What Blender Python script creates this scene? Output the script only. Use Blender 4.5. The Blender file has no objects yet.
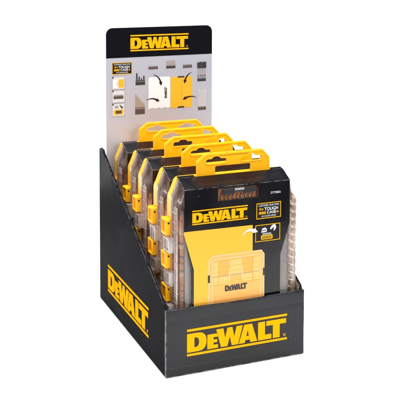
import bpy, bmesh, math, random
from mathutils import Vector, Matrix
random.seed(7)
C = bpy.context.scene
COL = C.collection
S = 0.15                                   # 1 unit below = the width of the display box = 15 cm

# ------------------------------------------------------------------ camera
cam_d = bpy.data.cameras.new("camera"); cam = bpy.data.objects.new("camera", cam_d); COL.objects.link(cam)
yaw, pit, rol = 0.38891, -0.0754, 0.0027
fw = Vector((math.sin(yaw)*math.cos(pit), math.cos(yaw)*math.cos(pit), math.sin(pit)))
rt = fw.cross(Vector((0, 0, 1))).normalized(); up = rt.cross(fw)
rt, up = math.cos(rol)*rt + math.sin(rol)*up, -math.sin(rol)*rt + math.cos(rol)*up
M = Matrix((rt, up, -fw)).transposed().to_4x4()
M.translation = Vector((-2.0046, -5.4535, 2.764))*S
cam.matrix_world = M
cam_d.sensor_width = 36; cam_d.lens = 933.9653/400*36
cam_d.shift_y = -182.065/400
cam_d.clip_start = 0.01; cam_d.clip_end = 200
C.camera = cam

# ------------------------------------------------------------------ world, lamps, exposure
w = bpy.data.worlds.new("World"); C.world = w; w.use_nodes = True
# a photo studio: bright white backdrop behind the product, a dim room on the camera's side
nt = w.node_tree; bg = nt.nodes["Background"]; bg.inputs[0].default_value = (1.0, 0.995, 0.99, 1)
tc = nt.nodes.new("ShaderNodeTexCoord"); sep = nt.nodes.new("ShaderNodeSeparateXYZ"); nt.links.new(tc.outputs["Generated"], sep.inputs[0])
mr = nt.nodes.new("ShaderNodeMapRange"); mr.interpolation_type = 'SMOOTHSTEP'
mr.inputs[1].default_value = 0.20; mr.inputs[2].default_value = 0.65
nt.links.new(sep.outputs["Y"], mr.inputs[0])
mz = nt.nodes.new("ShaderNodeMapRange"); mz.interpolation_type = 'SMOOTHSTEP'
mz.inputs[1].default_value = 0.22; mz.inputs[2].default_value = 0.02
nt.links.new(sep.outputs["Z"], mz.inputs[0])
mm = nt.nodes.new("ShaderNodeMath"); mm.operation = 'MULTIPLY'
nt.links.new(mr.outputs[0], mm.inputs[0]); nt.links.new(mz.outputs[0], mm.inputs[1])
ma = nt.nodes.new("ShaderNodeMath"); ma.operation = 'MULTIPLY_ADD'; ma.inputs[1].default_value = 1.10; ma.inputs[2].default_value = 0.10
nt.links.new(mm.outputs[0], ma.inputs[0]); nt.links.new(ma.outputs[0], bg.inputs[1])
C.view_settings.view_transform = 'Standard'; C.view_settings.look = 'None'
C.view_settings.exposure = -0.09; C.view_settings.gamma = 1.0
def area(name, loc, target, size, power, col=(1, 1, 1), size_y=None):   # to_track_quat leaves the lamp's local X along world X when it looks straight down
    d = bpy.data.lights.new(name, 'AREA'); d.energy = power; d.color = col
    d.shape = 'RECTANGLE'; d.size = size*S; d.size_y = (size_y or size)*S
    o = bpy.data.objects.new(name, d); COL.objects.link(o)
    o.location = Vector(loc)*S
    o.rotation_euler = (Vector(target)*S - o.location).to_track_quat('-Z', 'Y').to_euler()
    return o
area('softbox_overhead', (-1.1, 0.2, 7.0), (-1.1, 0.2, 0), 5.6, 25, (1, 1, 1), 9.0)
area('softbox_front', (1.3, -6.6, 4.2), (0.5, 0.2, 0.7), 2.2, 6.6, (1, 0.99, 0.97))
area('added_fill_left', (-5.5, -1.0, 3.6), (0.2, 0.6, 0.8), 2.2, 2.2)  # added fill: brightens the knuckles and clear plastic on the left
area('added_floor_fill_right', (5.6, 1.6, 4.2), (2.6, 2.2, 0), 2.6, 9)  # added light: whitens the back right of the floor
area('added_sheen_light_rear', (-1.25, 4.4, 0.42), (0.0, 1.2, 0.95), 1.5, 0.36, (1, 1, 1), 0.7)  # added unseen lamp: puts a sheen on the tray's left side
C.cycles.transparent_max_bounces = 40
C.cycles.max_bounces = 12
C.cycles.sample_clamp_indirect = 6.0

# ------------------------------------------------------------------ materials
def lin(r, g, b):
    f = lambda c: (c/255/12.92) if c/255 <= 0.04045 else ((c/255+0.055)/1.055)**2.4
    return (f(r), f(g), f(b), 1)
def mat(name, col, rough=0.5, spec=0.5, metal=0.0, coat=0.0, noise=0.0, nscale=40, bump=0.0, bscale=400):
    m = bpy.data.materials.new(name); m.use_nodes = True
    nt = m.node_tree; b = nt.nodes["Principled BSDF"]
    b.inputs["Base Color"].default_value = col
    b.inputs["Roughness"].default_value = rough
    b.inputs["Specular IOR Level"].default_value = spec
    b.inputs["Metallic"].default_value = metal
    b.inputs["Coat Weight"].default_value = coat
    if noise or bump:
        tc = nt.nodes.new("ShaderNodeTexCoord")
    if noise:
        n = nt.nodes.new("ShaderNodeTexNoise"); n.inputs["Scale"].default_value = nscale/S*0.15; n.inputs["Detail"].default_value = 6
        nt.links.new(tc.outputs["Object"], n.inputs["Vector"])
        mp = nt.nodes.new("ShaderNodeMapRange"); mp.inputs[1].default_value = 0.3; mp.inputs[2].default_value = 0.7
        mp.inputs[3].default_value = max(0.0, rough-noise); mp.inputs[4].default_value = rough+noise
        nt.links.new(n.outputs["Fac"], mp.inputs[0]); nt.links.new(mp.outputs[0], b.inputs["Roughness"])
    if bump:
        n2 = nt.nodes.new("ShaderNodeTexNoise"); n2.inputs["Scale"].default_value = bscale; n2.inputs["Detail"].default_value = 3
        nt.links.new(tc.outputs["Object"], n2.inputs["Vector"])
        bp = nt.nodes.new("ShaderNodeBump"); bp.inputs["Strength"].default_value = bump; bp.inputs["Distance"].default_value = 0.0006
        nt.links.new(n2.outputs["Fac"], bp.inputs["Height"]); nt.links.new(bp.outputs[0], b.inputs["Normal"])
    return m
def worn_card(name, col, rough, spec, rad=0.009):
    """black printed cardboard: faint fluting, scuffs and white worn fold edges"""
    m = mat(name, col, rough, spec, noise=0.10, nscale=30, bump=0.25, bscale=45)
    nt = m.node_tree; b = nt.nodes["Principled BSDF"]
    tc = nt.nodes.new("ShaderNodeTexCoord")
    geo = nt.nodes.new("ShaderNodeNewGeometry")
    bev = nt.nodes.new("ShaderNodeBevel"); bev.samples = 6; bev.inputs["Radius"].default_value = rad*S
    dot = nt.nodes.new("ShaderNodeVectorMath"); dot.operation = 'DOT_PRODUCT'
    nt.links.new(geo.outputs["True Normal"], dot.inputs[0]); nt.links.new(bev.outputs[0], dot.inputs[1])
    mr = nt.nodes.new("ShaderNodeMapRange"); mr.inputs[1].default_value = 0.985; mr.inputs[2].default_value = 0.80
    mr.inputs[3].default_value = 0; mr.inputs[4].default_value = 1
    nt.links.new(dot.outputs["Value"], mr.inputs[0])
    n = nt.nodes.new("ShaderNodeTexNoise"); n.inputs["Scale"].default_value = 170; n.inputs["Detail"].default_value = 7
    nt.links.new(tc.outputs["Object"], n.inputs["Vector"])
    m2 = nt.nodes.new("ShaderNodeMapRange"); m2.inputs[1].default_value = 0.40; m2.inputs[2].default_value = 0.56
    nt.links.new(n.outputs["Fac"], m2.inputs[0])
    mul = nt.nodes.new("ShaderNodeMath"); mul.operation = 'MULTIPLY'
    nt.links.new(mr.outputs[0], mul.inputs[0]); nt.links.new(m2.outputs[0], mul.inputs[1])
    # small white scuff flecks
    n3 = nt.nodes.new("ShaderNodeTexNoise"); n3.inputs["Scale"].default_value = 260; n3.inputs["Detail"].default_value = 2
    nt.links.new(tc.outputs["Object"], n3.inputs["Vector"])
    m3 = nt.nodes.new("ShaderNodeMapRange"); m3.inputs[1].default_value = 0.765; m3.inputs[2].default_value = 0.80; m3.inputs[4].default_value = 0.35
    nt.links.new(n3.outputs["Fac"], m3.inputs[0])
    mx = nt.nodes.new("ShaderNodeMath"); mx.operation = 'MAXIMUM'
    nt.links.new(mul.outputs[0], mx.inputs[0]); nt.links.new(m3.outputs[0], mx.inputs[1])
    mix = nt.nodes.new("ShaderNodeMix"); mix.data_type = 'RGBA'
    mix.inputs["A"].default_value = col; mix.inputs["B"].default_value = (0.36, 0.35, 0.35, 1)
    nt.links.new(mx.outputs[0], mix.inputs["Factor"]); nt.links.new(mix.outputs["Result"], b.inputs["Base Color"])
    return m
def clear(name, tint, haze, hcol, rough=0.035, refl=0.02):
    """thin clear plastic: see-through, with a mirror sheen and a little milkiness"""
    m = bpy.data.materials.new(name); m.use_nodes = True; nt = m.node_tree
    nt.nodes.remove(nt.nodes["Principled BSDF"]); out = nt.nodes["Material Output"]
    tr = nt.nodes.new("ShaderNodeBsdfTransparent"); tr.inputs[0].default_value = tint
    df = nt.nodes.new("ShaderNodeBsdfDiffuse"); df.inputs[0].default_value = hcol
    tl = nt.nodes.new("ShaderNodeBsdfTranslucent"); tl.inputs[0].default_value = hcol
    gl = nt.nodes.new("ShaderNodeBsdfGlossy"); gl.inputs["Roughness"].default_value = rough
    fr = nt.nodes.new("ShaderNodeFresnel"); fr.inputs[0].default_value = 1.5
    tc = nt.nodes.new("ShaderNodeTexCoord"); n = nt.nodes.new("ShaderNodeTexNoise"); n.inputs["Scale"].default_value = 1.0; n.inputs["Detail"].default_value = 3
    mpg = nt.nodes.new("ShaderNodeMapping"); mpg.inputs["Scale"].default_value = (150, 150, 38)
    nt.links.new(tc.outputs["Object"], mpg.inputs["Vector"]); nt.links.new(mpg.outputs[0], n.inputs["Vector"])
    bp = nt.nodes.new("ShaderNodeBump"); bp.inputs["Strength"].default_value = 0.5; bp.inputs["Distance"].default_value = 0.0006
    nt.links.new(n.outputs["Fac"], bp.inputs["Height"]); nt.links.new(bp.outputs[0], gl.inputs["Normal"])
    a = nt.nodes.new("ShaderNodeAddShader"); 
    mh = nt.nodes.new("ShaderNodeMixShader"); mh.inputs[0].default_value = 0.4
    nt.links.new(df.outputs[0], mh.inputs[1]); nt.links.new(tl.outputs[0], mh.inputs[2])
    m1 = nt.nodes.new("ShaderNodeMixShader"); m1.inputs[0].default_value = haze
    hz = nt.nodes.new("ShaderNodeMapRange"); hz.inputs[1].default_value = 0.35; hz.inputs[2].default_value = 0.68; hz.inputs[3].default_value = haze*0.45; hz.inputs[4].default_value = min(0.95, haze*1.9)
    nt.links.new(n.outputs["Fac"], hz.inputs[0]); nt.links.new(hz.outputs[0], m1.inputs[0])
    nt.links.new(tr.outputs[0], m1.inputs[1]); nt.links.new(mh.outputs[0], m1.inputs[2])
    ad = nt.nodes.new("ShaderNodeMath"); ad.operation = 'MULTIPLY_ADD'; ad.inputs[1].default_value = 0.85; ad.inputs[2].default_value = refl; ad.use_clamp = True
    nt.links.new(fr.outputs[0], ad.inputs[0])
    m2 = nt.nodes.new("ShaderNodeMixShader"); nt.links.new(ad.outputs[0], m2.inputs[0])
    nt.links.new(m1.outputs[0], m2.inputs[1]); nt.links.new(gl.outputs[0], m2.inputs[2])
    nt.links.new(m2.outputs[0], out.inputs[0]); nt.nodes.remove(a)
    return m
MT = {}
MT['floor'] = mat('white_sweep', (0.93, 0.93, 0.93, 1), 0.7, 0.2)
MT['box'] = worn_card('black_box_card_shaded', (0.010, 0.010, 0.0125, 1), 0.25, 0.0024)  # box board with the sides' shade put in: darker, almost no reflection
MT['box_front'] = worn_card('black_box_front_card', (0.012, 0.012, 0.015, 1), 0.32, 0.33)  # same board as the sides, kept glossy for the lit front
MT['fold'] = mat('folded_black_card', (0.030, 0.030, 0.033, 1), 0.4, 0.4)
MT['kraft'] = mat('box_inside_card', (0.10, 0.075, 0.055, 1), 0.75, 0.3, noise=0.1, bump=0.3, bscale=300)
MT['torn'] = mat('torn_brown_card', (0.30, 0.20, 0.12, 1), 0.85, 0.2, bump=0.5, bscale=500)
MT['sleeve'] = worn_card('black_sleeve_card', (0.005, 0.005, 0.007, 1), 0.20, 0.40, 0.0035)
MT['black'] = mat('black_ink', (0.008, 0.008, 0.010, 1), 0.3, 0.3)
MT['header'] = mat('black_header_ink', (0.006, 0.0065, 0.009, 1), 0.5, 0.01, noise=0.08, nscale=20)
MT['silver'] = mat('silver_print_card', (0.43, 0.455, 0.54, 1), 0.36, 0.5, metal=0.15, noise=0.05, nscale=20, bump=0.12, bscale=9)
MT['ink_yellow'] = mat('yellow_ink', lin(243, 172, 14), 0.45, 0.0)
MT['ink_yellow_side'] = MT['ink_yellow']
MT['panel_yellow'] = mat('yellow_printed_panel', lin(244, 178, 46), 0.3, 0.4, noise=0.06, nscale=15)
MT['ink_orange'] = mat('amber_ink', lin(246, 172, 28), 0.4, 0.4)
MT['ink_peach'] = mat('pale_amber_ink', lin(240, 176, 92), 0.4, 0.4)
MT['ink_cream'] = mat('cream_ink', lin(232, 200, 160), 0.4, 0.4)
MT['ink_tint'] = mat('light_amber_ink', lin(238, 170, 84), 0.4, 0.4)
MT['ink_light'] = mat('soft_amber_ink', lin(243, 188, 112), 0.4, 0.4)
MT['white'] = mat('white_ink', (0.74, 0.75, 0.79, 1), 0.4, 0.4)
MT['paper'] = mat('pale_grey_ink', (0.58, 0.585, 0.63, 1), 0.4, 0.4)
MT['grey'] = mat('mid_grey_ink', (0.30, 0.29, 0.30, 1), 0.5, 0.4)
MT['dgrey'] = mat('dark_grey_ink', (0.028, 0.028, 0.030, 1), 0.45, 0.4)
MT['brown'] = mat('brown_ink', (0.075, 0.055, 0.040, 1), 0.5, 0.4)
MT['tan'] = mat('tan_ink', (0.36, 0.29, 0.22, 1), 0.5, 0.4)
MT['plastic'] = mat('yellow_plastic', lin(255, 184, 8), 0.38, 0.35, noise=0.05, nscale=30)
MT['amber'] = mat('yellow_plastic_shaded', lin(244, 154, 34), 0.35, 0.5)  # the yellow plastic again, with interior shade put into its colour
MT['clear'] = clear('clear_plastic', (0.95, 0.91, 0.885, 1), 0.06, (0.80, 0.72, 0.69, 1))
MT['clear_side'] = clear('clear_side_plastic', (0.97, 0.905, 0.83, 1), 0.13, (0.97, 0.83, 0.72, 1))
MT['clear_edge'] = clear('clear_edge_plastic', (0.98, 0.89, 0.80, 1), 0.32, (0.98, 0.80, 0.66, 1), 0.12, 0.10)
MT['clear_rib'] = clear('clear_moulded_plastic', (0.95, 0.90, 0.86, 1), 0.34, (0.92, 0.83, 0.78, 1), 0.1, 0.08)
MT['peach_light'] = mat('light_peach_plastic', (0.92, 0.80, 0.71, 1), 0.25, 0.5)
MT['peach'] = mat('pale_peach_plastic', (0.90, 0.70, 0.57, 1), 0.35, 0.5)
MT['clear_knuckle'] = clear('clear_knuckle_plastic', (0.96, 0.93, 0.91, 1), 0.30, (0.92, 0.88, 0.86, 1), 0.1, 0.10)
MT['liner_white'] = mat('white_plastic', (0.84, 0.82, 0.80, 1), 0.3, 0.5)
MT['orange'] = mat('deep_amber_plastic', lin(255, 150, 12), 0.35, 0.5)
MT['liner'] = mat('grey_liner', (0.34, 0.345, 0.37, 1), 0.5, 0.4)
MT['bitgrey'] = mat('dark_grey_plastic', (0.022, 0.023, 0.026, 1), 0.30, 0.5)
MT['steel'] = mat('bit_steel', (0.36, 0.27, 0.18, 1), 0.3, 0.5, metal=0.8)

# ------------------------------------------------------------------ mesh helpers
class MB:
    """collects shapes into one bmesh; build() links ONE mesh object"""
    def __init__(s): s.bm = bmesh.new(); s.mats = []
    def mi(s, m):
        if m not in s.mats: s.mats.append(m)
        return s.mats.index(m)
    def faces(s, vs, fs, m, smooth=False):
        k = s.mi(m); bv = [s.bm.verts.new(v) for v in vs]
        for f in fs:
            try:
                q = s.bm.faces.new([bv[i] for i in f]); q.material_index = k; q.smooth = smooth
            except ValueError: pass
        return bv
    def box(s, a, b, m):
        (x0, y0, z0), (x1, y1, z1) = a, b
        vs = [(x, y, z) for x in (x0, x1) for y in (y0, y1) for z in (z0, z1)]
        s.faces(vs, [(0, 1, 3, 2), (4, 6, 7, 5), (0, 4, 5, 1), (2, 3, 7, 6), (0, 2, 6, 4), (1, 5, 7, 3)], m)
    def plate(s, outer, holes, d0, d1, mp, m):
        """2-D outline (with holes) between depths d0 and d1; mp(u,v,d) gives the 3-D point"""
        k = s.mi(m); tmp = bmesh.new(); loops = []
        for lp in [outer]+list(holes):
            vs = [tmp.verts.new((u, v, 0)) for u, v in lp]
            for i in range(len(vs)): tmp.edges.new((vs[i], vs[(i+1) % len(vs)]))
            loops.append(len(lp))
        tmp.verts.index_update()
        bmesh.ops.triangle_fill(tmp, use_beauty=True, use_dissolve=False, edges=tmp.edges[:], normal=(0, 0, 1))
        tmp.verts.index_update(); pts = [(v.co.x, v.co.y) for v in tmp.verts]
        tris = []
        for f in tmp.faces:
            t = [v.index for v in f.verts]
            a, b, c = [pts[i] for i in t]
            if (b[0]-a[0])*(c[1]-a[1])-(b[1]-a[1])*(c[0]-a[0]) < 0: t.reverse()
            tris.append(t)
        tmp.free(); n = len(pts)
        vs = [mp(u, v, d0) for u, v in pts]+[mp(u, v, d1) for u, v in pts]
        fs = [tuple(t) for t in tris]+[tuple(n+i for i in reversed(t)) for t in tris]
        o = 0
        for L in loops:
            for i in range(L):
                a, b = o+i, o+(i+1) % L
                fs.append((a, n+a, n+b, b))
            o += L
        s.faces(vs, fs, m)
    def rect(s, x0, x1, z0, z1, d0, d1, mp, m): s.plate([(x0, z0), (x1, z0), (x1, z1), (x0, z1)], [], d0, d1, mp, m)
    def frame(s, x0, x1, z0, z1, t, d0, d1, mp, m):
        s.plate([(x0, z0), (x1, z0), (x1, z1), (x0, z1)], [[(x0+t, z0+t), (x1-t, z0+t), (x1-t, z1-t), (x0+t, z1-t)]], d0, d1, mp, m)
    def line(s, pts, wd, d0, d1, mp, m):
        L, R = [], []
        for i, p in enumerate(pts):
            a = Vector(pts[max(i-1, 0)]); b = Vector(pts[min(i+1, len(pts)-1)])
            t = (b-a).normalized(); nrm = Vector((-t.y, t.x)); ww = wd[i] if isinstance(wd, (list, tuple)) else wd
            L.append(tuple(Vector(p)+nrm*ww/2)); R.append(tuple(Vector(p)-nrm*ww/2))
        s.plate(R+L[::-1], [], d0, d1, mp, m)
    def text(s, body, x0, x1, z0, z1, d0, d1, mp, m, bold=0.0):
        cu = bpy.data.curves.new('t', 'FONT'); cu.body = body; cu.size = 1; cu.offset = bold; cu.resolution_u = 3
        o = bpy.data.objects.new('t', cu); COL.objects.link(o)
        dg = bpy.context.evaluated_depsgraph_get(); me = bpy.data.meshes.new_from_object(o.evaluated_get(dg))
        xs = [v.co.x for v in me.vertices]; ys = [v.co.y for v in me.vertices]
        ax, bx, ay, by = min(xs), max(xs), min(ys), max(ys)
        f = lambda v: (x0+(v.co.x-ax)/(bx-ax)*(x1-x0), z0+(v.co.y-ay)/(by-ay)*(z1-z0))
        s.faces([mp(*f(v), d1) for v in me.vertices], [tuple(p.vertices) for p in me.polygons], m)
        bpy.data.objects.remove(o); bpy.data.curves.remove(cu); bpy.data.meshes.remove(me)
    def loft(s, rings, m, cap0=False, cap1=False, smooth=False, closed=True):
        k = s.mi(m); R = [[s.bm.verts.new(v) for v in r] for r in rings]; n = len(rings[0])
        for a, b in zip(R, R[1:]):
            for i in range(n if closed else n-1):
                q = s.bm.faces.new((a[i], a[(i+1) % n], b[(i+1) % n], b[i])); q.material_index = k; q.smooth = smooth
        if cap0: q = s.bm.faces.new(R[0][::-1]); q.material_index = k
        if cap1: q = s.bm.faces.new(R[-1]); q.material_index = k
    def tube(s, a, b, r, m, n=12):
        a, b = Vector(a), Vector(b); ax = (b-a).normalized(); u = ax.orthogonal().normalized(); v = ax.cross(u)
        rg = lambda c: [tuple(c+(u*math.cos(t)+v*math.sin(t))*r) for t in [2*math.pi*i/n for i in range(n)]]
        s.loft([rg(a), rg(b)], m, True, True, True)
    def build(s, name, parent=None, bevel=0.0, seg=2, off=(0, 0, 0)):
        for v in s.bm.verts: v.co = (v.co-Vector(off))*S
        bmesh.ops.recalc_face_normals(s.bm, faces=s.bm.faces[:])
        me = bpy.data.meshes.new(name); s.bm.to_mesh(me); s.bm.free()
        for m in s.mats: me.materials.append(m)
        o = bpy.data.objects.new(name, me); COL.objects.link(o)
        if parent is not None: o.parent = parent
        if bevel:
            md = o.modifiers.new('bevel', 'BEVEL'); md.width = bevel*S; md.segments = seg; md.limit_method = 'ANGLE'; md.angle_limit = math.radians(35)
        return o
def empty(name, loc, label, cat, group=None):
    o = bpy.data.objects.new(name, None); COL.objects.link(o); o.location = Vector(loc)*S
    o.empty_display_size = 0.02; o['label'] = label; o['category'] = cat
    if group: o['group'] = group
    return o
def arc(cx, cy, r, a0, a1, n=8):
    return [(cx+r*math.cos(a0+(a1-a0)*i/n), cy+r*math.sin(a0+(a1-a0)*i/n)) for i in range(n+1)]
def rrect(x0, x1, z0, z1, r, n=5):
    P = math.pi
    return arc(x1-r, z0+r, r, -P/2, 0, n)+arc(x1-r, z1-r, r, 0, P/2, n)+arc(x0+r, z1-r, r, P/2, P, n)+arc(x0+r, z0+r, r, P, 1.5*P, n)
def bez(a, b, c, n=8):
    return [((1-t)**2*a[0]+2*t*(1-t)*b[0]+t*t*c[0], (1-t)**2*a[1]+2*t*(1-t)*b[1]+t*t*c[1]) for t in [i/n for i in range(n+1)]]

# the word mark: heavy block letters between two rules, drawn in a 1 x 0.2457 box
H = 0.2457
def wordmark(mb, x0, x1, z0, z1, d0, d1, mp, m, rules=True, heavy=True):
    sx = x1-x0; sz = (z1-z0)/H
    if not rules: sz = (z1-z0)/0.170; z0 = z0-0.034*sz
    T = lambda pts: [(x0+u*sx, z0+v*sz) for u, v in pts]
    P = lambda pts, holes=(): mb.plate(T(pts), [T(h) for h in holes], d0, d1, mp, m)
    b, t = 0.034, 0.204
    if rules:
        for v0, v1 in ((0, 0.0205), (H-0.0205, H)):
            n = 10
            P([(i/n, v0) for i in range(n+1)]+[(i/n, v1) for i in range(n, -1, -1)])
    mid = (b+t)/2
    P([(0.0, b), (0.105, b)]+bez((0.112, b), (0.188, b+0.004), (0.188, mid), 7)+bez((0.188, mid), (0.188, t-0.004), (0.112, t), 7)[1:]+[(0.0, t)],
      [[(0.070, b+0.040), (0.070, t-0.040)]+bez((0.088, t-0.040), (0.116, t-0.046), (0.116, mid), 5)+bez((0.116, mid), (0.116, b+0.046), (0.088, b+0.040), 5)[1:]])
    e = 0.168                                  # small-capital E
    P([(0.196, b), (0.300, b), (0.300, b+0.033), (0.256, b+0.033), (0.256, 0.088), (0.292, 0.088), (0.292, 0.115), (0.256, 0.115),
       (0.256, e-0.030), (0.299, e-0.030), (0.299, e), (0.196, e)])
    P([(0.283, t), (0.353, t), (0.371, 0.112), (0.393, t), (0.442, t), (0.462, 0.112), (0.484, t), (0.546, t), (0.500, b), (0.437, b),
       (0.4165, 0.122), (0.394, b), (0.330, b)])
    P([(0.507, b), (0.562, t), (0.640, t), (0.693, b), (0.624, b), (0.616, 0.060), (0.574, 0.060), (0.566, b)],
      [[(0.5815, 0.096), (0.6085, 0.096), (0.596, 0.152)]])
    P([(0.702, b), (0.838, b), (0.838, b+0.045), (0.772, b+0.045), (0.772, t), (0.702, t)])
    P([(0.854, b), (0.924, b), (0.924, t-0.044), (0.990, t-0.044), (0.990, t), (0.786, t), (0.786, t-0.044), (0.854, t-0.044)])
    if rules:
        c = (0.974, b+0.014); r = 0.0125
        P(arc(*c, r, 0, 2*math.pi, 12)[:-1], [arc(*c, r*0.62, 0, 2*math.pi, 12)[:-1]])

# ------------------------------------------------------------------ the white surface
mb = MB(); mb.faces([(-3.2, -2.4, 0), (4.2, -2.4, 0), (4.2, 3.2, 0), (-3.2, 3.2, 0)], [(0, 1, 2, 3)], MT['floor'])
fl = mb.build('floor'); fl['kind'] = 'structure'; fl['label'] = 'plain white studio surface under the display box'

# ------------------------------------------------------------------ display box
D = 1.507; HF = 0.449; HB = 1.203; TW = 0.020
box = empty('display_box', (0.5, D/2, 0), 'open black cardboard counter display with tall silver header card and yellow lettering', 'display box')
BO = (0.5, D/2, 0)
Z0 = 0.004
def build_front():
    mb = MB(); nx = 28; prof = []
    # profile of the rolled-over front wall (y, z), outside up, over and down inside
    prof += [(0, Z0), (0, 0.10), (0, 0.22), (0, 0.31), (0, 0.357), (0.0008, 0.362), (0, 0.367), (0, 0.41), (0, HF-0.012)]
    prof += [(TW/2-TW/2*math.cos(a), HF-0.012+0.012*math.sin(a)) for a in [math.pi*i/6 for i in range(1, 6)]]
    prof += [(TW, HF-0.012), (TW, 0.36), (TW, 0.2), (TW, Z0)]
    rings = []
    for i in range(nx+1):
        u = i/nx; x = u; r = []
        for y, z in prof:
            q = max(0, (z-0.31)/0.14)
            r.append((x, y-0.011*math.sin(math.pi*u)**0.8*q*q+0.0008*math.sin(17*u+3*z*7), z-0.003*q*math.sin(math.pi*u)+0.0012*q*math.sin(9*u)))
        rings.append(r)
    mb.loft(rings, MT['box_front'], True, True)
    o = mb.build('front_panel', box, off=BO)
    for p in o.data.polygons: p.use_smooth = True
    md = o.modifiers.new('sharp', 'EDGE_SPLIT'); md.split_angle = math.radians(50)
    return o
fp = build_front()
front = lambda u, v, d: (u, -d, v)
mb = MB(); wordmark(mb, 0.1454, 0.8703, 0.1237, 0.3018, -0.003, 0.0022, front, MT['ink_yellow'])
mb.build('logo', fp, off=BO)
mb = MB()
for q in ([(0.905, 0.085), (0.905, 0.335)], [(0.955, 0.085), (0.955, 0.335)], [(0.875, 0.318), (0.985, 0.318)], [(0.03, 0.060), (0.97, 0.060)]):
    mb.line(q, 0.0035, -0.002, 0.0009, front, MT['fold'])
mb.build('crease', fp, bevel=0.0008, seg=1, off=BO)
def side_outline():
    return [(TW+0.001, Z0), (D, Z0), (D, HB-0.012), (D-0.012, HB), (D-0.085, HB-0.004), (D-0.105, HB-0.022),
            (0.035, HF+0.022), (TW+0.001, HF-0.006)]
def side_panel(x0, x1, logo):
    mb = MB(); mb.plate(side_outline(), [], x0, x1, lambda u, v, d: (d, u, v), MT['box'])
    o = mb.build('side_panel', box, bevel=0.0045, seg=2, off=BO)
    if logo:
        k = MB(); L = lambda u, v, d: (-d, 1.2784-u, v)
        wordmark(k, 0.0, 1.2784-0.336, 0.1352, 0.3429, -0.001, 0.0022, L, MT['ink_yellow']); k.build('logo', o, off=BO)
    return o
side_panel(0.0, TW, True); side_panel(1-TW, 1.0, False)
# inner lining of the two sides: unprinted brown card, a hair inside the printed wall
mb = MB()
for xa, xb in ((TW+0.0015, TW+0.006), (1-TW-0.006, 1-TW-0.0015)):
    mb = MB(); mb.plate([(0.03, 0.02), (D-0.02, 0.02), (D-0.02, HB-0.06), (D-0.13, HB-0.075), (0.03, HF-0.035)], [], xa, xb, lambda u, v, d: (d, u, v), MT['kraft'])
    mb.build('inner_lining', box, off=BO)
mb = MB(); mb.box((TW, TW+0.001, Z0), (1-TW, D-0.02, Z0+0.012), MT['kraft']); mb.build('bottom_panel', box, off=BO)
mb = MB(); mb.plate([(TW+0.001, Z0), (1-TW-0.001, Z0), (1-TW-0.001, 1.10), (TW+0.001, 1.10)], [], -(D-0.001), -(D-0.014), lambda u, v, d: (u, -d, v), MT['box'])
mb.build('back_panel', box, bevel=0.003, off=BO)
# torn brown corner at the right front
mb = MB(); up_, lo_ = [], []
for i in range(15):
    y = 0.024+0.010*i; z = HF-0.004+0.0108*i
    up_.append((y, z+random.uniform(0.004, 0.022))); lo_.append((y+0.004, z-0.03-random.uniform(0, 0.02)))
mb.plate(lo_+up_[::-1], [], 1-TW-0.012, 1-TW-0.0062, lambda u, v, d: (d, u, v), MT['torn'])
mb.build('torn_edge', box, bevel=0.002, off=BO)

# ------------------------------------------------------------------ header card
YB = 1.488; XL, XR, ZT, ZH = 0.053, 0.945, 2.137, 1.903
hd = lambda u, v, d: (u, YB-d, v)
mb = MB(); r = 0.052
out = [(XL, 0.30), (XR, 0.30), (XR, ZT-r)]+arc(XR-r, ZT-r, r, 0, math.pi/2)[1:]+arc(XL+r, ZT-r, r, math.pi/2, math.pi)
mb.plate(out, [], 0.0, -0.0035, hd, MT['silver']); hc = mb.build('header_card', box, off=BO)
mb = MB(); g = 0.0
out = [(XL, ZH-0.001), (XR, ZH+0.001), (XR, ZT-r)]+arc(XR-r, ZT-r, r, 0, math.pi/2)[1:]+arc(XL+r, ZT-r, r, math.pi/2, math.pi)
mb.plate(out, [], 0.0005, 0.0012, hd, MT['header']); mb.build('header_band', hc, off=BO)
mb = MB(); wordmark(mb, 0.251, 0.740, 1.950, 2.078, 0.0014, 0.0030, hd, MT['ink_yellow']); mb.build('logo', hc, off=BO)
def info_label(mb, x0, x1, z0, z1, d, mp):
    w, h = x1-x0, z1-z0; X = lambda u: x0+u*w; Z = lambda v: z0+v*h
    mb.rect(x0, x1, z0, z1, d, d+0.0008, mp, MT['black'])
    mb.frame(x0, x1, z0, z1, 0.045*h, d+0.0009, d+0.0016, mp, MT['ink_yellow'])
    e = d+0.0018
    mb.text('CUSTOMISE YOUR OWN', X(0.09), X(0.91), Z(0.77), Z(0.90), e, e, mp, MT['white'], 0.0)
    mb.text('TOUGH', X(0.32), X(0.88), Z(0.50), Z(0.71), e, e, mp, MT['white'], 0.02)
    mb.text('CASE', X(0.42), X(0.80), Z(0.29), Z(0.46), e, e, mp, MT['white'], 0.02)
    mb.text('IN', X(0.12), X(0.27), Z(0.53), Z(0.68), e, e, mp, MT['ink_yellow'], 0.02)
    for v in (0.29, 0.38): mb.rect(X(0.10), X(0.38), Z(v), Z(v+0.06), d+0.0010, e, mp, MT['ink_yellow'])
    mb.rect(X(0.83), X(0.90), Z(0.31), Z(0.41), d+0.0010, e, mp, MT['ink_yellow'])
    mb.text('ACCESSORIES', X(0.20), X(0.80), Z(0.11), Z(0.21), e, e, mp, MT['white'], 0.0)
mb = MB(); info_label(mb, 0.100, 0.263, 1.772, 1.866, 0.0006, hd); mb.build('info_label', hc, off=BO)
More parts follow.
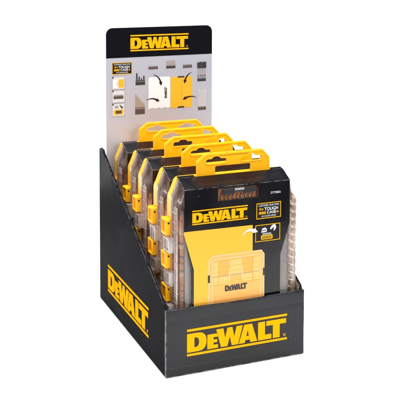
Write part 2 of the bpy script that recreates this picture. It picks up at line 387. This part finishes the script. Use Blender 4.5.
# three stacked instruction pictures
mb = MB(); a, b = 0.0006, 0.0013; c0, c1 = 0.0014, 0.0020; e0, e1 = 0.0021, 0.0026
for i, (z0, z1) in enumerate(((1.654, 1.757), (1.549, 1.650), (1.441, 1.545))):
    mb.rect(0.099, 0.205, z0, z1, a, b, hd, MT['paper']); mb.frame(0.099, 0.205, z0, z1, 0.0035, c0, c1, hd, MT['grey'])
    mb.rect(0.102, 0.113, z1-0.014, z1-0.003, e0, e1, hd, MT['dgrey'])
mb.plate(rrect(0.108, 0.150, 1.668, 1.734, 0.006), [], c0, c1, hd, MT['white'])
mb.plate(rrect(0.152, 0.196, 1.668, 1.734, 0.006), [], c0, c1, hd, MT['ink_orange'])
mb.rect(0.140, 0.145, 1.685, 1.715, e0, e1, hd, MT['grey'])
mb.rect(0.112, 0.192, 1.580, 1.600, c0, c1, hd, MT['brown'])
for i in range(8): mb.rect(0.116+i*0.0095, 0.121+i*0.0095, 1.597, 1.612, e0, e1, hd, MT['brown'])
mb.plate(rrect(0.113, 0.192, 1.455, 1.495, 0.008), [], c0, c1, hd, MT['ink_orange'])
mb.rect(0.128, 0.178, 1.463, 1.488, e0, e1, hd, MT['brown'])
mb.plate(rrect(0.122, 0.150, 1.505, 1.527, 0.004), [], c0, c1, hd, MT['grey'])
mb.line([(0.162, 1.530), (0.178, 1.512), (0.186, 1.505)], [0.006, 0.012, 0.016], c0, c1, hd, MT['dgrey'])
mb.build('instruction_panel', hc, off=BO)
# bit sets
def bit_set(x0, x1, z0, z1, holder, n, hold, bit, heights, wd):
    mb = MB(); mb.rect(x0, x1, z0, z0+holder, c0, c1, hd, hold)
    mb.rect(x0, x1, z0+holder*0.72, z0+holder*0.80, e0, e1, hd, MT['grey'])
    for i in range(n):
        x = x0+(i+0.5)*(x1-x0)/n; h = heights[i % len(heights)]
        if h <= 0: continue
        zt = z0+holder+(z1-z0-holder)*h
        mb.plate([(x-wd/2, z0+holder*0.9), (x+wd/2, z0+holder*0.9), (x+wd/2, zt-wd), (x+wd*0.15, zt), (x-wd*0.15, zt), (x-wd/2, zt-wd)], [], e0+0.0006, e1+0.0007, hd, bit)
    mb.build('bit_picture', hc, off=BO)
bit_set(0.293, 0.371, 1.680, 1.778, 0.036, 4, MT['dgrey'], MT['dgrey'], [1.0, 0.55, 0.30, 0.62], 0.011)
bit_set(0.289, 0.369, 1.448, 1.612, 0.058, 9, MT['brown'], MT['tan'], [1.0, 0.88, 0.77, 0.67, 0.57, 0.47, 0.38, 0.30, 0.22], 0.007)
bit_set(0.401, 0.479, 1.801, 1.826, 0.018, 6, MT['brown'], MT['brown'], [1.0, 0.9], 0.009)
bit_set(0.550, 0.628, 1.801, 1.866, 0.024, 8, MT['dgrey'], MT['tan'], [1.0, 0.95], 0.005)
bit_set(0.693, 0.771, 1.799, 1.827, 0.018, 6, MT['brown'], MT['brown'], [1.0, 0.9], 0.009)
bit_set(0.818, 0.892, 1.684, 1.840, 0.028, 4, MT['dgrey'], MT['grey'], [1.0, 0.96, 1.0, 0.94], 0.009)
bit_set(0.824, 0.894, 1.449, 1.628, 0.030, 7, MT['brown'], MT['paper'], [1.0, 0.95, 0.9], 0.006)
mb = MB()
for i, x in enumerate((0.826, 0.846, 0.866, 0.884)):
    mb.plate(rrect(x-0.010, x+0.010, 1.790, 1.838+0.003*(i % 2), 0.004), [], 0.0035, 0.0042, hd, MT['dgrey'])
    mb.plate(rrect(x-0.004, x+0.004, 1.722, 1.735, 0.002), [], 0.0035, 0.0042, hd, MT['dgrey'])
mb.build('socket_picture', hc, off=BO)
# opened case picture
mb = MB(); n = 14
wav = [(0.400+0.184*i/n, 1.484+(0.006 if (i//2) % 2 else 0)) for i in range(n+1)]
mb.plate(wav+[(0.584, 1.725), (0.574, 1.736), (0.410, 1.736), (0.400, 1.725)], [], a, b, hd, MT['white'])
mb.plate(rrect(0.589, 0.772, 1.478, 1.730, 0.010), [], a, b, hd, MT['ink_orange'])
mb.rect(0.679, 0.684, 1.484, 1.724, c0, c1, hd, MT['tan'])
mb.frame(0.593, 0.768, 1.482, 1.726, 0.003, c0, c1, hd, MT['panel_yellow'])
for z in (1.722, 1.478): mb.rect(0.648, 0.704, z, z+0.012, e0, e1, hd, MT['dgrey'])
for sx in (0.600, 0.690):
    for k in range(5): mb.rect(sx+0.014, sx+0.068, 1.515+k*0.044, 1.518+k*0.044, c0, c1, hd, MT['panel_yellow'])
V = lambda u, v, d: hd(0.556-v, 1.563+u, d)
wordmark(mb, 0.0, 0.090, 0.0, 0.021, c0, c1, V, MT['dgrey'], rules=False)
mb.build('case_picture', hc, off=BO)
mb = MB()
def arrow(mb, p0, p1, p2, w0, w1, head, d0, d1, mp, m):
    pts = bez(p0, p1, p2, 10); mb.line(pts, [w0+(w1-w0)*i/10 for i in range(11)], d0, d1, mp, m)
    t = (Vector(p2)-Vector(p1)).normalized(); nn = Vector((-t.y, t.x)); q = Vector(p2)
    mb.plate([tuple(q-nn*head*0.55-t*0.002), tuple(q+t*head), tuple(q+nn*head*0.55-t*0.002)], [], d0, d1+0.0003, mp, m)
f0, f1 = 0.0030, 0.0038
for q in (((0.442, 1.757), (0.492, 1.740), (0.502, 1.692)), ((0.384, 1.557), (0.430, 1.577), (0.470, 1.553)),
          ((0.764, 1.760), (0.722, 1.742), (0.711, 1.698)), ((0.806, 1.557), (0.755, 1.574), (0.714, 1.555))):
    mb = MB(); arrow(mb, *q, 0.003, 0.014, 0.026, f0, f1, hd, MT['black']); mb.build('arrow_mark', hc, off=BO)

# ------------------------------------------------------------------ the five tool cases
X0, X1 = 0.098, 0.952                      # body of a case, left to right
CX = (X0+X1)/2; PITCH = 0.2955
CO = (CX, 0.145, 0.0)
def outline(ins, zt, zb=0.0):
    """chamfered outline of the case seen from the front, as (x, z)"""
    x0, x1 = X0+ins, X1-ins; z0 = zb+ins*0.4
    pts = [(x0+0.02, z0), (x1-0.02, z0)]+bez((x1-0.02, z0), (x1, z0), (x1, z0+0.02), 3)[1:]
    pts += bez((x1, zt-0.135), (x1, zt-0.105), (x1-0.014, zt-0.088), 3)+bez((x1-0.044, zt-0.014), (x1-0.054, zt), (x1-0.076, zt), 3)
    pts += bez((x0+0.076, zt), (x0+0.054, zt), (x0+0.044, zt-0.014), 3)+bez((x0+0.014, zt-0.088), (x0, zt-0.105), (x0, zt-0.135), 3)
    pts += bez((x0, z0+0.02), (x0, z0), (x0+0.02, z0), 3)[:-1]
    return pts
ring = lambda y, ins, zt: [(x, y, z) for x, z in outline(ins, zt)]
sl = lambda u, v, d: (u, 0.006-d, v)       # on the face of the sleeve
def make_case():
    root = empty('tool_case', (CX, 0.145, 0.018), '-', 'tool case', 'cases standing in the display box')
    # clear lid
    mb = MB()
    mb.loft([ring(0.014, 0.060, 1.178), ring(0.0142, 0.0585, 1.1785)], MT['clear'], True, False)
    mb.loft([ring(0.0142, 0.0585, 1.1785), ring(0.020, 0.050, 1.182), ring(0.045, 0.020, 1.192), ring(0.075, 0.006, 1.208), ring(0.138, 0.0, 1.232)], MT['clear_side'])
    lid = mb.build('lid', root, off=CO)
    # moulded rim, ledges and ribs of the lid
    mb = MB()
    mb.loft([ring(0.118, 0.003, 1.226), ring(0.118, -0.009, 1.236), ring(0.138, -0.009, 1.240), ring(0.138, 0.003, 1.230)], MT['clear_rib'])
    for sx, sg in ((X0, -1),):
        for k in range(15):
            z = 0.10+0.066*k
            mb.box((sx-0.003 if sg < 0 else sx-0.012, 0.050, z), (sx+0.012 if sg < 0 else sx+0.003, 0.116, z+0.010), MT['clear_rib'])
        for y in (0.052, 0.084):
            mb.box((sx-0.004 if sg < 0 else sx-0.008, y, 0.06), (sx+0.008 if sg < 0 else sx+0.004, y+0.007, 1.07), MT['clear_rib'])
    mb.build('lid_rib', lid, bevel=0.002, off=CO)
    # slanting finger grips along the right-hand edge of the lid
    mb = MB()
    for k in range(16):
        z = 0.22+0.053*k
        a_, b_ = Vector((X1-0.064, 0.0125, z+0.034)), Vector((X1-0.004, 0.041, z-0.004))
        ax = (b_-a_).normalized(); u_ = Vector((0.42, -0.90, 0)); v_ = ax.cross(u_).normalized(); rings = []
        for q in range(9):
            t = q/8; c_ = a_.lerp(b_, t); r_ = 0.013*math.sin(math.pi*min(max(t, 0.03), 0.97))**0.5
            rings.append([tuple(c_+u_*math.cos(h)*r_*0.45+v_*math.sin(h)*r_) for h in [2*math.pi*m_/12 for m_ in range(12)]])
        mb.loft(rings, MT['clear_edge'], True, True, True)
    mb.build('grip_ridges', lid, off=CO)
    # scalloped clear edge, amber inside
    mb = MB(); N = 160; zt = 1.085
    sc = lambda off, n=N: [(X1+off+0.0055*abs(math.sin(math.pi*(0.05+(zt-0.05)*q/n)/0.053))-0.03*max(0, (0.05+(zt-0.05)*q/n-1.03)/0.055)**2, 0.05+(zt-0.05)*q/n) for q in range(n+1)]
    mb.plate([(X1-0.030, 0.05)]+sc(0.004)+[(X1-0.030, zt)], [], 0.074, 0.082, lambda u, v, d: (u, d, v), MT['peach'])
    mb.loft([[(x, 0.052, z) for x, z in sc(0.012)], [(x+0.004, 0.060, z) for x, z in sc(0.012)], [(x+0.004, 0.100, z) for x, z in sc(0.012)]], MT['clear_edge'], closed=False)
    mb.loft([[(X1-0.030, 0.047, z) for x, z in sc(0.012)], [(x, 0.052, z) for x, z in sc(0.012)]], MT['clear_edge'], closed=False)
    mb.loft([[(X1-0.050-e_, 0.050, 1.165), (X1-0.044-e_, 0.100, 1.178)] for e_ in (0.0, 0.004)]+[[(X1-0.010-e_, 0.056, 1.085), (X1-0.010-e_, 0.100, 1.085)] for e_ in (0.004, 0.0)], MT['clear_edge'], closed=False)
    mb.build('edge_strip', lid, off=CO)
    # moulded cells down the hinge-side corner of the lid
    mb = MB(); rr = random.Random(3)
    for k in range(21):
        z = 0.06+0.046*k; hgt = rr.choice([0.0445, 0.0445, 0.028, 0.036]); jx = rr.uniform(-0.006, 0.006)
        mb.box((0.128+jx, 0.046+jx, z), (0.146, 0.078, z+hgt), MT[rr.choice(['amber', 'orange', 'amber', 'peach', 'orange'])])
        mb.box((0.114, 0.082, z+0.012), (0.122, 0.130, z+0.012+hgt*0.8), MT[rr.choice(['peach', 'orange', 'amber', 'orange'])])
    mb.build('lid_cell', lid, bevel=0.002, off=CO)
    # yellow base
    mb = MB()
    mb.loft([ring(0.140, 0.012, 1.228), ring(0.140, -0.007, 1.246), ring(0.152, -0.007, 1.246), ring(0.215, -0.002, 1.238), ring(0.245, 0.006, 1.224), ring(0.268, 0.026, 1.190), ring(0.282, 0.050, 1.16)], MT['plastic'], False, True)
    # inner face of the shell, in the shaded yellow
    mb.loft([ring(0.140, 0.012, 1.228), ring(0.200, 0.016, 1.220), ring(0.255, 0.040, 1.17), ring(0.274, 0.060, 1.14)], MT['amber'], False, True)
    base = mb.build('base', root, off=CO)
    mb = MB()
    for x in (0.30, 0.515, 0.73): mb.box((x-0.005, 0.075, 0.05), (x+0.005, 0.262, 1.12), MT['amber'])
    for z in (0.30, 0.58, 0.86): mb.box((X0+0.06, 0.085, z), (X1-0.06, 0.260, z+0.010), MT['amber'])
    for za, zb in ((0.06, 0.235), (0.255, 0.385), (0.41, 0.58), (0.60, 0.73), (0.75, 0.86), (0.885, 0.985)):
        mb.box((X0+0.014, 0.074, za), (X0+0.020, 0.137, zb), MT['orange'])
        mb.box((X0+0.006, 0.084, zb-0.030), (X0+0.014, 0.128, zb-0.016), MT['peach'])
    for k in range(22): mb.box((0.34, 0.036, 1.02+k*0.0075), (0.70, 0.044, 1.0245+k*0.0075), MT['amber'])
    mb.build('divider', base, off=CO)
    # hang tab with two euro slots and a lower window
    t0, t1 = 0.266, 0.799; cz = (t0+t1)/2
    outl = [(t0, 1.19), (0.398, 1.19), (0.398, 1.296), (0.406, 1.303), (0.650, 1.303), (0.658, 1.296), (0.658, 1.19), (t1, 1.19), (t1, 1.330), (t1-0.005, 1.340), (0.750, 1.388), (0.738, 1.393), (0.337, 1.393), (0.325, 1.388), (t0+0.005, 1.350), (t0, 1.340)]
    def slot(xa, xb):
        m = (xa+xb)/2; r = 0.016
        return [(xa+r, 1.322), (xb-r, 1.322)]+arc(xb-r, 1.338, r, -math.pi/2, math.pi/2, 6)[1:]+bez((m+0.034, 1.354), (m+0.024, 1.370), (m, 1.370), 5)+bez((m, 1.370), (m-0.024, 1.370), (m-0.034, 1.354), 5)[1:]+arc(xa+r, 1.338, r, math.pi/2, 1.5*math.pi, 6)[:-1]
    mp = lambda u, v, d: (u, d, v)
    mb = MB(); mb.plate(outl, [slot(0.330, 0.481), slot(0.584, 0.736)], 0.121, 0.138, mp, MT['plastic'])
    tab = mb.build('hang_tab', root, bevel=0.003, off=CO)
    mb = MB()
    for xa, xb in ((0.330, 0.481), (0.584, 0.736)):
        inn = slot(xa, xb); c = ((xa+xb)/2, 1.342)
        outr = [(c[0]+(u-c[0])*1.11, c[1]+(v-c[1])*1.34) for u, v in inn]
        mb.plate(outr, [inn], 0.1155, 0.122, mp, MT['plastic'])
    mb.line([(t0+0.010, 1.20), (t0+0.010, 1.336), (0.334, 1.383), (0.741, 1.383), (t1-0.010, 1.332), (t1-0.010, 1.20)], 0.008, 0.1165, 0.122, mp, MT['plastic'])
    mb.build('slot_rim', tab, bevel=0.0018, off=CO)
    # hinge knuckles along the left edge: yellow ones on the base, clear ones on the lid
    for k in range(4):
        z0 = 0.866-0.221*k
        mb = MB(); xl, xr = 0.056, X0+0.010; ya, yb, hh = 0.140, 0.232, 0.108
        o_ = [(ya, z0), (yb, z0), (yb, z0+hh), (ya, z0+hh)]; i_ = [(ya+0.016, z0+0.015), (yb-0.014, z0+0.015), (yb-0.014, z0+hh-0.015), (ya+0.016, z0+hh-0.015)]
        mb.plate(o_, [i_], xl, xr, lambda u, v, d: (d, u, v), MT['plastic'])
        mb.rect(ya+0.014, yb-0.012, z0+0.013, z0+hh-0.013, xl+0.012, xr-0.002, lambda u, v, d: (d, u, v), MT['amber'])  # recess floor, its shade put into the colour
        kn = mb.build('hinge_knuckle', root, bevel=0.006, off=CO)
        mb = MB(); mb.tube((0.076, 0.1385, z0+hh-0.025), (0.076, 0.150, z0+hh-0.025), 0.0065, MT['black']); mb.build('pin_hole_dark', kn, off=CO)  # black disc painted in for the dark of the pin hole
        z1 = z0-0.103
        mb = MB()
        mb.plate([(0.088, z1), (0.190, z1), (0.190, z1+0.094), (0.088, z1+0.094)], [[(0.102, z1+0.013), (0.176, z1+0.013), (0.176, z1+0.081), (0.102, z1+0.081)]], xl+0.002, xr, lambda u, v, d: (d, u, v), MT['clear_knuckle'])
        mb.rect(0.102, 0.176, z1+0.013, z1+0.081, xl+0.012, xl+0.015, lambda u, v, d: (d, u, v), MT['clear_rib'])
        kn = mb.build('hinge_knuckle', root, bevel=0.006, off=CO); kn['label'] = 'clear plastic hinge knuckle'
    # clear latch rail on the right edge
    mb = MB()
    mb.box((X1-0.004, 0.060, 0.10), (X1+0.008, 0.135, 1.02), MT['clear_edge'])
    for z in (0.24, 0.52, 0.80):
        mb.box((X1-0.002, 0.100, z), (X1+0.024, 0.200, z+0.14), MT['clear_edge'])
    mb.build('latch', root, bevel=0.004, off=CO)
    # grey liner inside, and the bit rack seen through the window
    mb = MB(); mb.box((0.152, 0.040, 0.03), (0.905, 0.046, 0.86), MT['liner']); mb.build('liner', root, off=CO)
    mb = MB()
    mb.box((0.398, 0.0045, 1.150), (0.640, 0.0125, 1.168), MT['bitgrey'])
    for xa in (0.404, 0.556): mb.box((xa, 0.0005, 1.138), (xa+0.084, 0.0120, 1.176), MT['bitgrey'])
    mb.box((0.470, 0.0030, 1.160), (0.570, 0.0115, 1.174), MT['liner'])
    rack = mb.build('bit_rack', root, bevel=0.003, off=CO)
    for k in range(9):
        mb = MB(); x = 0.40+k*0.029; mb.tube((x-0.004*(k % 3), 0.026, 1.060), (x, 0.026, 1.136), 0.005, MT['steel'], 6); mb.build('bit', rack, off=CO)
    # printed card sleeve: face, cut waist, window, sloping roof and the ends of the roof
    mb = MB(); tk = 0.005; sx0, sx1 = 0.133, 0.895
    face = [(0.187, 0.012), (0.828, 0.012), (0.828, 0.69), (sx1+0.002, 0.900), (sx1, 1.193), (sx0, 1.193), (sx0-0.003, 0.915), (0.187, 0.668)]
    win = [(0.372, 1.101), (0.657, 1.101), (0.657, 1.181), (0.372, 1.181)]
    mb.plate(face, [win], 0.0, -tk, sl, MT['sleeve'])
    n = 10; rings = []
    prof = [(0.006, 1.1932), (0.010, 1.1975), (0.060, 1.2215), (0.112, 1.2470), (0.1185, 1.2475), (0.1185, 1.2425), (0.112, 1.2420), (0.060, 1.2165), (0.011, 1.1932)]
    for i in range(n+1):
        u = i/n; sag = 0.0035*math.sin(math.pi*u)
        rings.append([(sx0+(sx1-sx0)*u, y, z-sag*(1 if 0.03 < y < 0.1 else 0)) for y, z in prof])
    mb.loft(rings, MT['sleeve'], True, True)
    # short flaps folded down behind the ridge either side of the tab
    for xa, xb in ((sx0, t0-0.012), (t1+0.012, sx1)):
        mb.faces([(xa, 0.1190, 1.2470), (xb, 0.1190, 1.2470), (xb, 0.150, 1.2525), (xa, 0.150, 1.2525), (xa, 0.1190, 1.2435), (xb, 0.1190, 1.2435), (xb, 0.150, 1.2490), (xa, 0.150, 1.2490)],
                 [(0, 1, 2, 3), (7, 6, 5, 4), (0, 4, 5, 1), (3, 2, 6, 7), (0, 3, 7, 4), (1, 5, 6, 2)], MT['sleeve'])
    slv = mb.build('sleeve', root, bevel=0.0012, seg=1, off=CO)
    p0, p1, q0, q1, r0, r1 = 0.0004, 0.0012, 0.0014, 0.0022, 0.0024, 0.0030
    mb = MB()
    mb.plate([(0.201, 0.014), (0.620, 0.014), (0.620, 0.915), (0.1315, 0.921), (0.1315, 0.905), (0.201, 0.664)], [], p0, p1, sl, MT['panel_yellow'])
    mb.build('yellow_panel', slv, off=CO)
    mb = MB(); wordmark(mb, 0.189, 0.583, 0.960, 1.0545, p0, p1, sl, MT['ink_yellow']); mb.build('logo', slv, off=CO)
    mb = MB(); info_label(mb, 0.646, 0.828, 0.949, 1.056, 0.0004, sl); mb.build('info_label', slv, off=CO)
    mb = MB(); mb.text('DT70802', 0.752, 0.825, 1.112, 1.127, p1, p1, sl, MT['white'], 0.0); mb.build('part_number', slv, off=CO)
    # second small picture: case drawn in yellow with two tools going in
    mb = MB(); x0, x1, z0, z1 = 0.639, 0.823, 0.795, 0.909
    mb.rect(x0, x1, z0, z1, p0, p1, sl, MT['black']); mb.frame(x0, x1, z0, z1, 0.0045, q0, q1, sl, MT['ink_yellow'])
    mb.plate(rrect(x0+0.042, x0+0.128, z0+0.012, z0+0.042, 0.008), [], q0, q1, sl, MT['ink_yellow'])
    mb.plate(rrect(x0+0.052, x0+0.118, z0+0.040, z0+0.056, 0.006), [], q0, q1, sl, MT['grey'])
    mb.rect(x0+0.052, x0+0.118, z0+0.018, z0+0.032, r0, r1, sl, MT['dgrey'])
    for k in range(4): mb.rect(x0+0.058+k*0.015, x0+0.067+k*0.015, z0+0.021, z0+0.029, r1+0.0002, r1+0.0006, sl, MT['ink_yellow'])
    mb.plate([(x0+0.044, z0+0.060), (x0+0.084, z0+0.062), (x0+0.086, z0+0.082), (x0+0.072, z0+0.094), (x0+0.050, z0+0.088)], [], q0, q1, sl, MT['paper'])
    mb.line([(x0+0.052, z0+0.074), (x0+0.078, z0+0.076)], 0.004, r0, r1, sl, MT['dgrey'])
    mb.line([(x0+0.150, z0+0.100), (x0+0.135, z0+0.098), (x0+0.122, z0+0.090), (x0+0.112, z0+0.078)], [0.014, 0.020, 0.016, 0.010], q0, q1, sl, MT['white'])
    mb.line([(x0+0.150, z0+0.092), (x0+0.144, z0+0.080), (x0+0.136, z0+0.066)], [0.012, 0.012, 0.007], r0, r1, sl, MT['white'])
    mb.build('tool_picture', slv, off=CO)
    mb = MB(); arrow(mb, (0.545, 0.850), (0.575, 0.900), (0.628, 0.877), 0.004, 0.022, 0.032, 0.0034, 0.0042, sl, MT['white']); mb.build('arrow_mark', slv, off=CO)
    # printed picture of the open case half
    mb = MB(); x0, x1, z0, z1 = 0.302, 0.708, 0.400, 0.741
    o_ = [(x0, z0), (x1, z0), (x1, z1-0.03), (x1-0.022, z1), (x0+0.026, z1), (x0, z1-0.03)]
    mb.plate(o_, [], q0, q1, sl, MT['ink_peach'])
    ins = lambda t: [(x0+t, z0), (x1-t, z0), (x1-t, z1-0.03-t*0.3), (x1-0.022-t*0.6, z1-t), (x0+0.026+t*0.6, z1-t), (x0+t, z1-0.03-t*0.3)]
    mb.plate(ins(0.0005), [ins(0.006)[0:1] and [(u, v+(0.003 if v == z0 else 0)) for u, v in ins(0.006)]], r0, r1, sl, MT['ink_cream'])
    mb.plate([(u, v+(0.004 if v == z0 else 0)) for u, v in ins(0.026)], [[(u, v+(0.008 if v == z0 else 0)) for u, v in ins(0.031)]], r0, r1, sl, MT['ink_cream'])
    for xa, xb, za, zb, mm_ in ((0.340, 0.372, 0.546, 0.698, 'ink_light'), (0.376, 0.446, 0.602, 0.698, 'ink_tint'), (0.457, 0.540, 0.602, 0.698, 'ink_light'), (0.551, 0.618, 0.602, 0.698, 'ink_tint'), (0.625, 0.672, 0.546, 0.698, 'ink_light'), (0.376, 0.446, 0.545, 0.594, 'ink_light'), (0.551, 0.618, 0.545, 0.594, 'ink_light'), (0.340, 0.672, 0.410, 0.470, 'ink_tint')):
        mb.rect(xa, xb, za, zb, q1-0.0002, q1+0.0003, sl, MT[mm_])
    for z in (0.700, 0.660, 0.626, 0.560, 0.540): mb.rect(x0+0.034, x1-0.034, z, z+0.0022, r0, r1, sl, MT['ink_orange'])
    mb.rect(x0+0.034, x1-0.034, 0.596, 0.600, r0, r1, sl, MT['tan'])
    for x in (0.448, 0.542): mb.rect(x, x+0.007, 0.560, 0.640, r1+0.0002, r1+0.0007, sl, MT['ink_cream'])
    for x in (0.372, 0.62): mb.rect(x, x+0.003, 0.54, 0.70, r1+0.0002, r1+0.0007, sl, MT['ink_orange'])
    for x in (x0-0.003, x1-0.011): mb.rect(x, x+0.014, 0.565, 0.615, r1+0.0002, r1+0.0008, sl, MT['dgrey'])
    wordmark(mb, 0.420, 0.582, 0.492, 0.531, r1+0.0002, r1+0.0007, sl, MT['dgrey'], rules=False)
    mb.build('case_picture', slv, off=CO)
    return root
def copy_tree(o, parent=None):
    c = o.copy(); COL.objects.link(c)
    if parent is not None: c.parent = parent
    for ch in list(o.children): copy_tree(ch, c)
    return c
first = make_case()
labels = ['frontmost yellow and clear tool case, its black sleeve front in full view',
          'second tool case back, just behind the frontmost one',
          'middle tool case of the row, two cases in front and two behind',
          'fourth tool case back, only one case between it and the header card',
          'rearmost tool case, its yellow hang tab against the silver header card']
cases = [first]+[copy_tree(first) for _ in range(4)]
tilt = [0.0, 0.012, -0.008, 0.010, -0.006]
for k, o in enumerate(cases):
    o.location = Vector((CX+[0, 0.004, -0.007, 0.006, -0.004][k], 0.145+0.016+PITCH*k*0.985, 0.018))*S
    o.rotation_euler = (tilt[k]*0.5, 0, tilt[k]*0.8)
    o['label'] = labels[k]
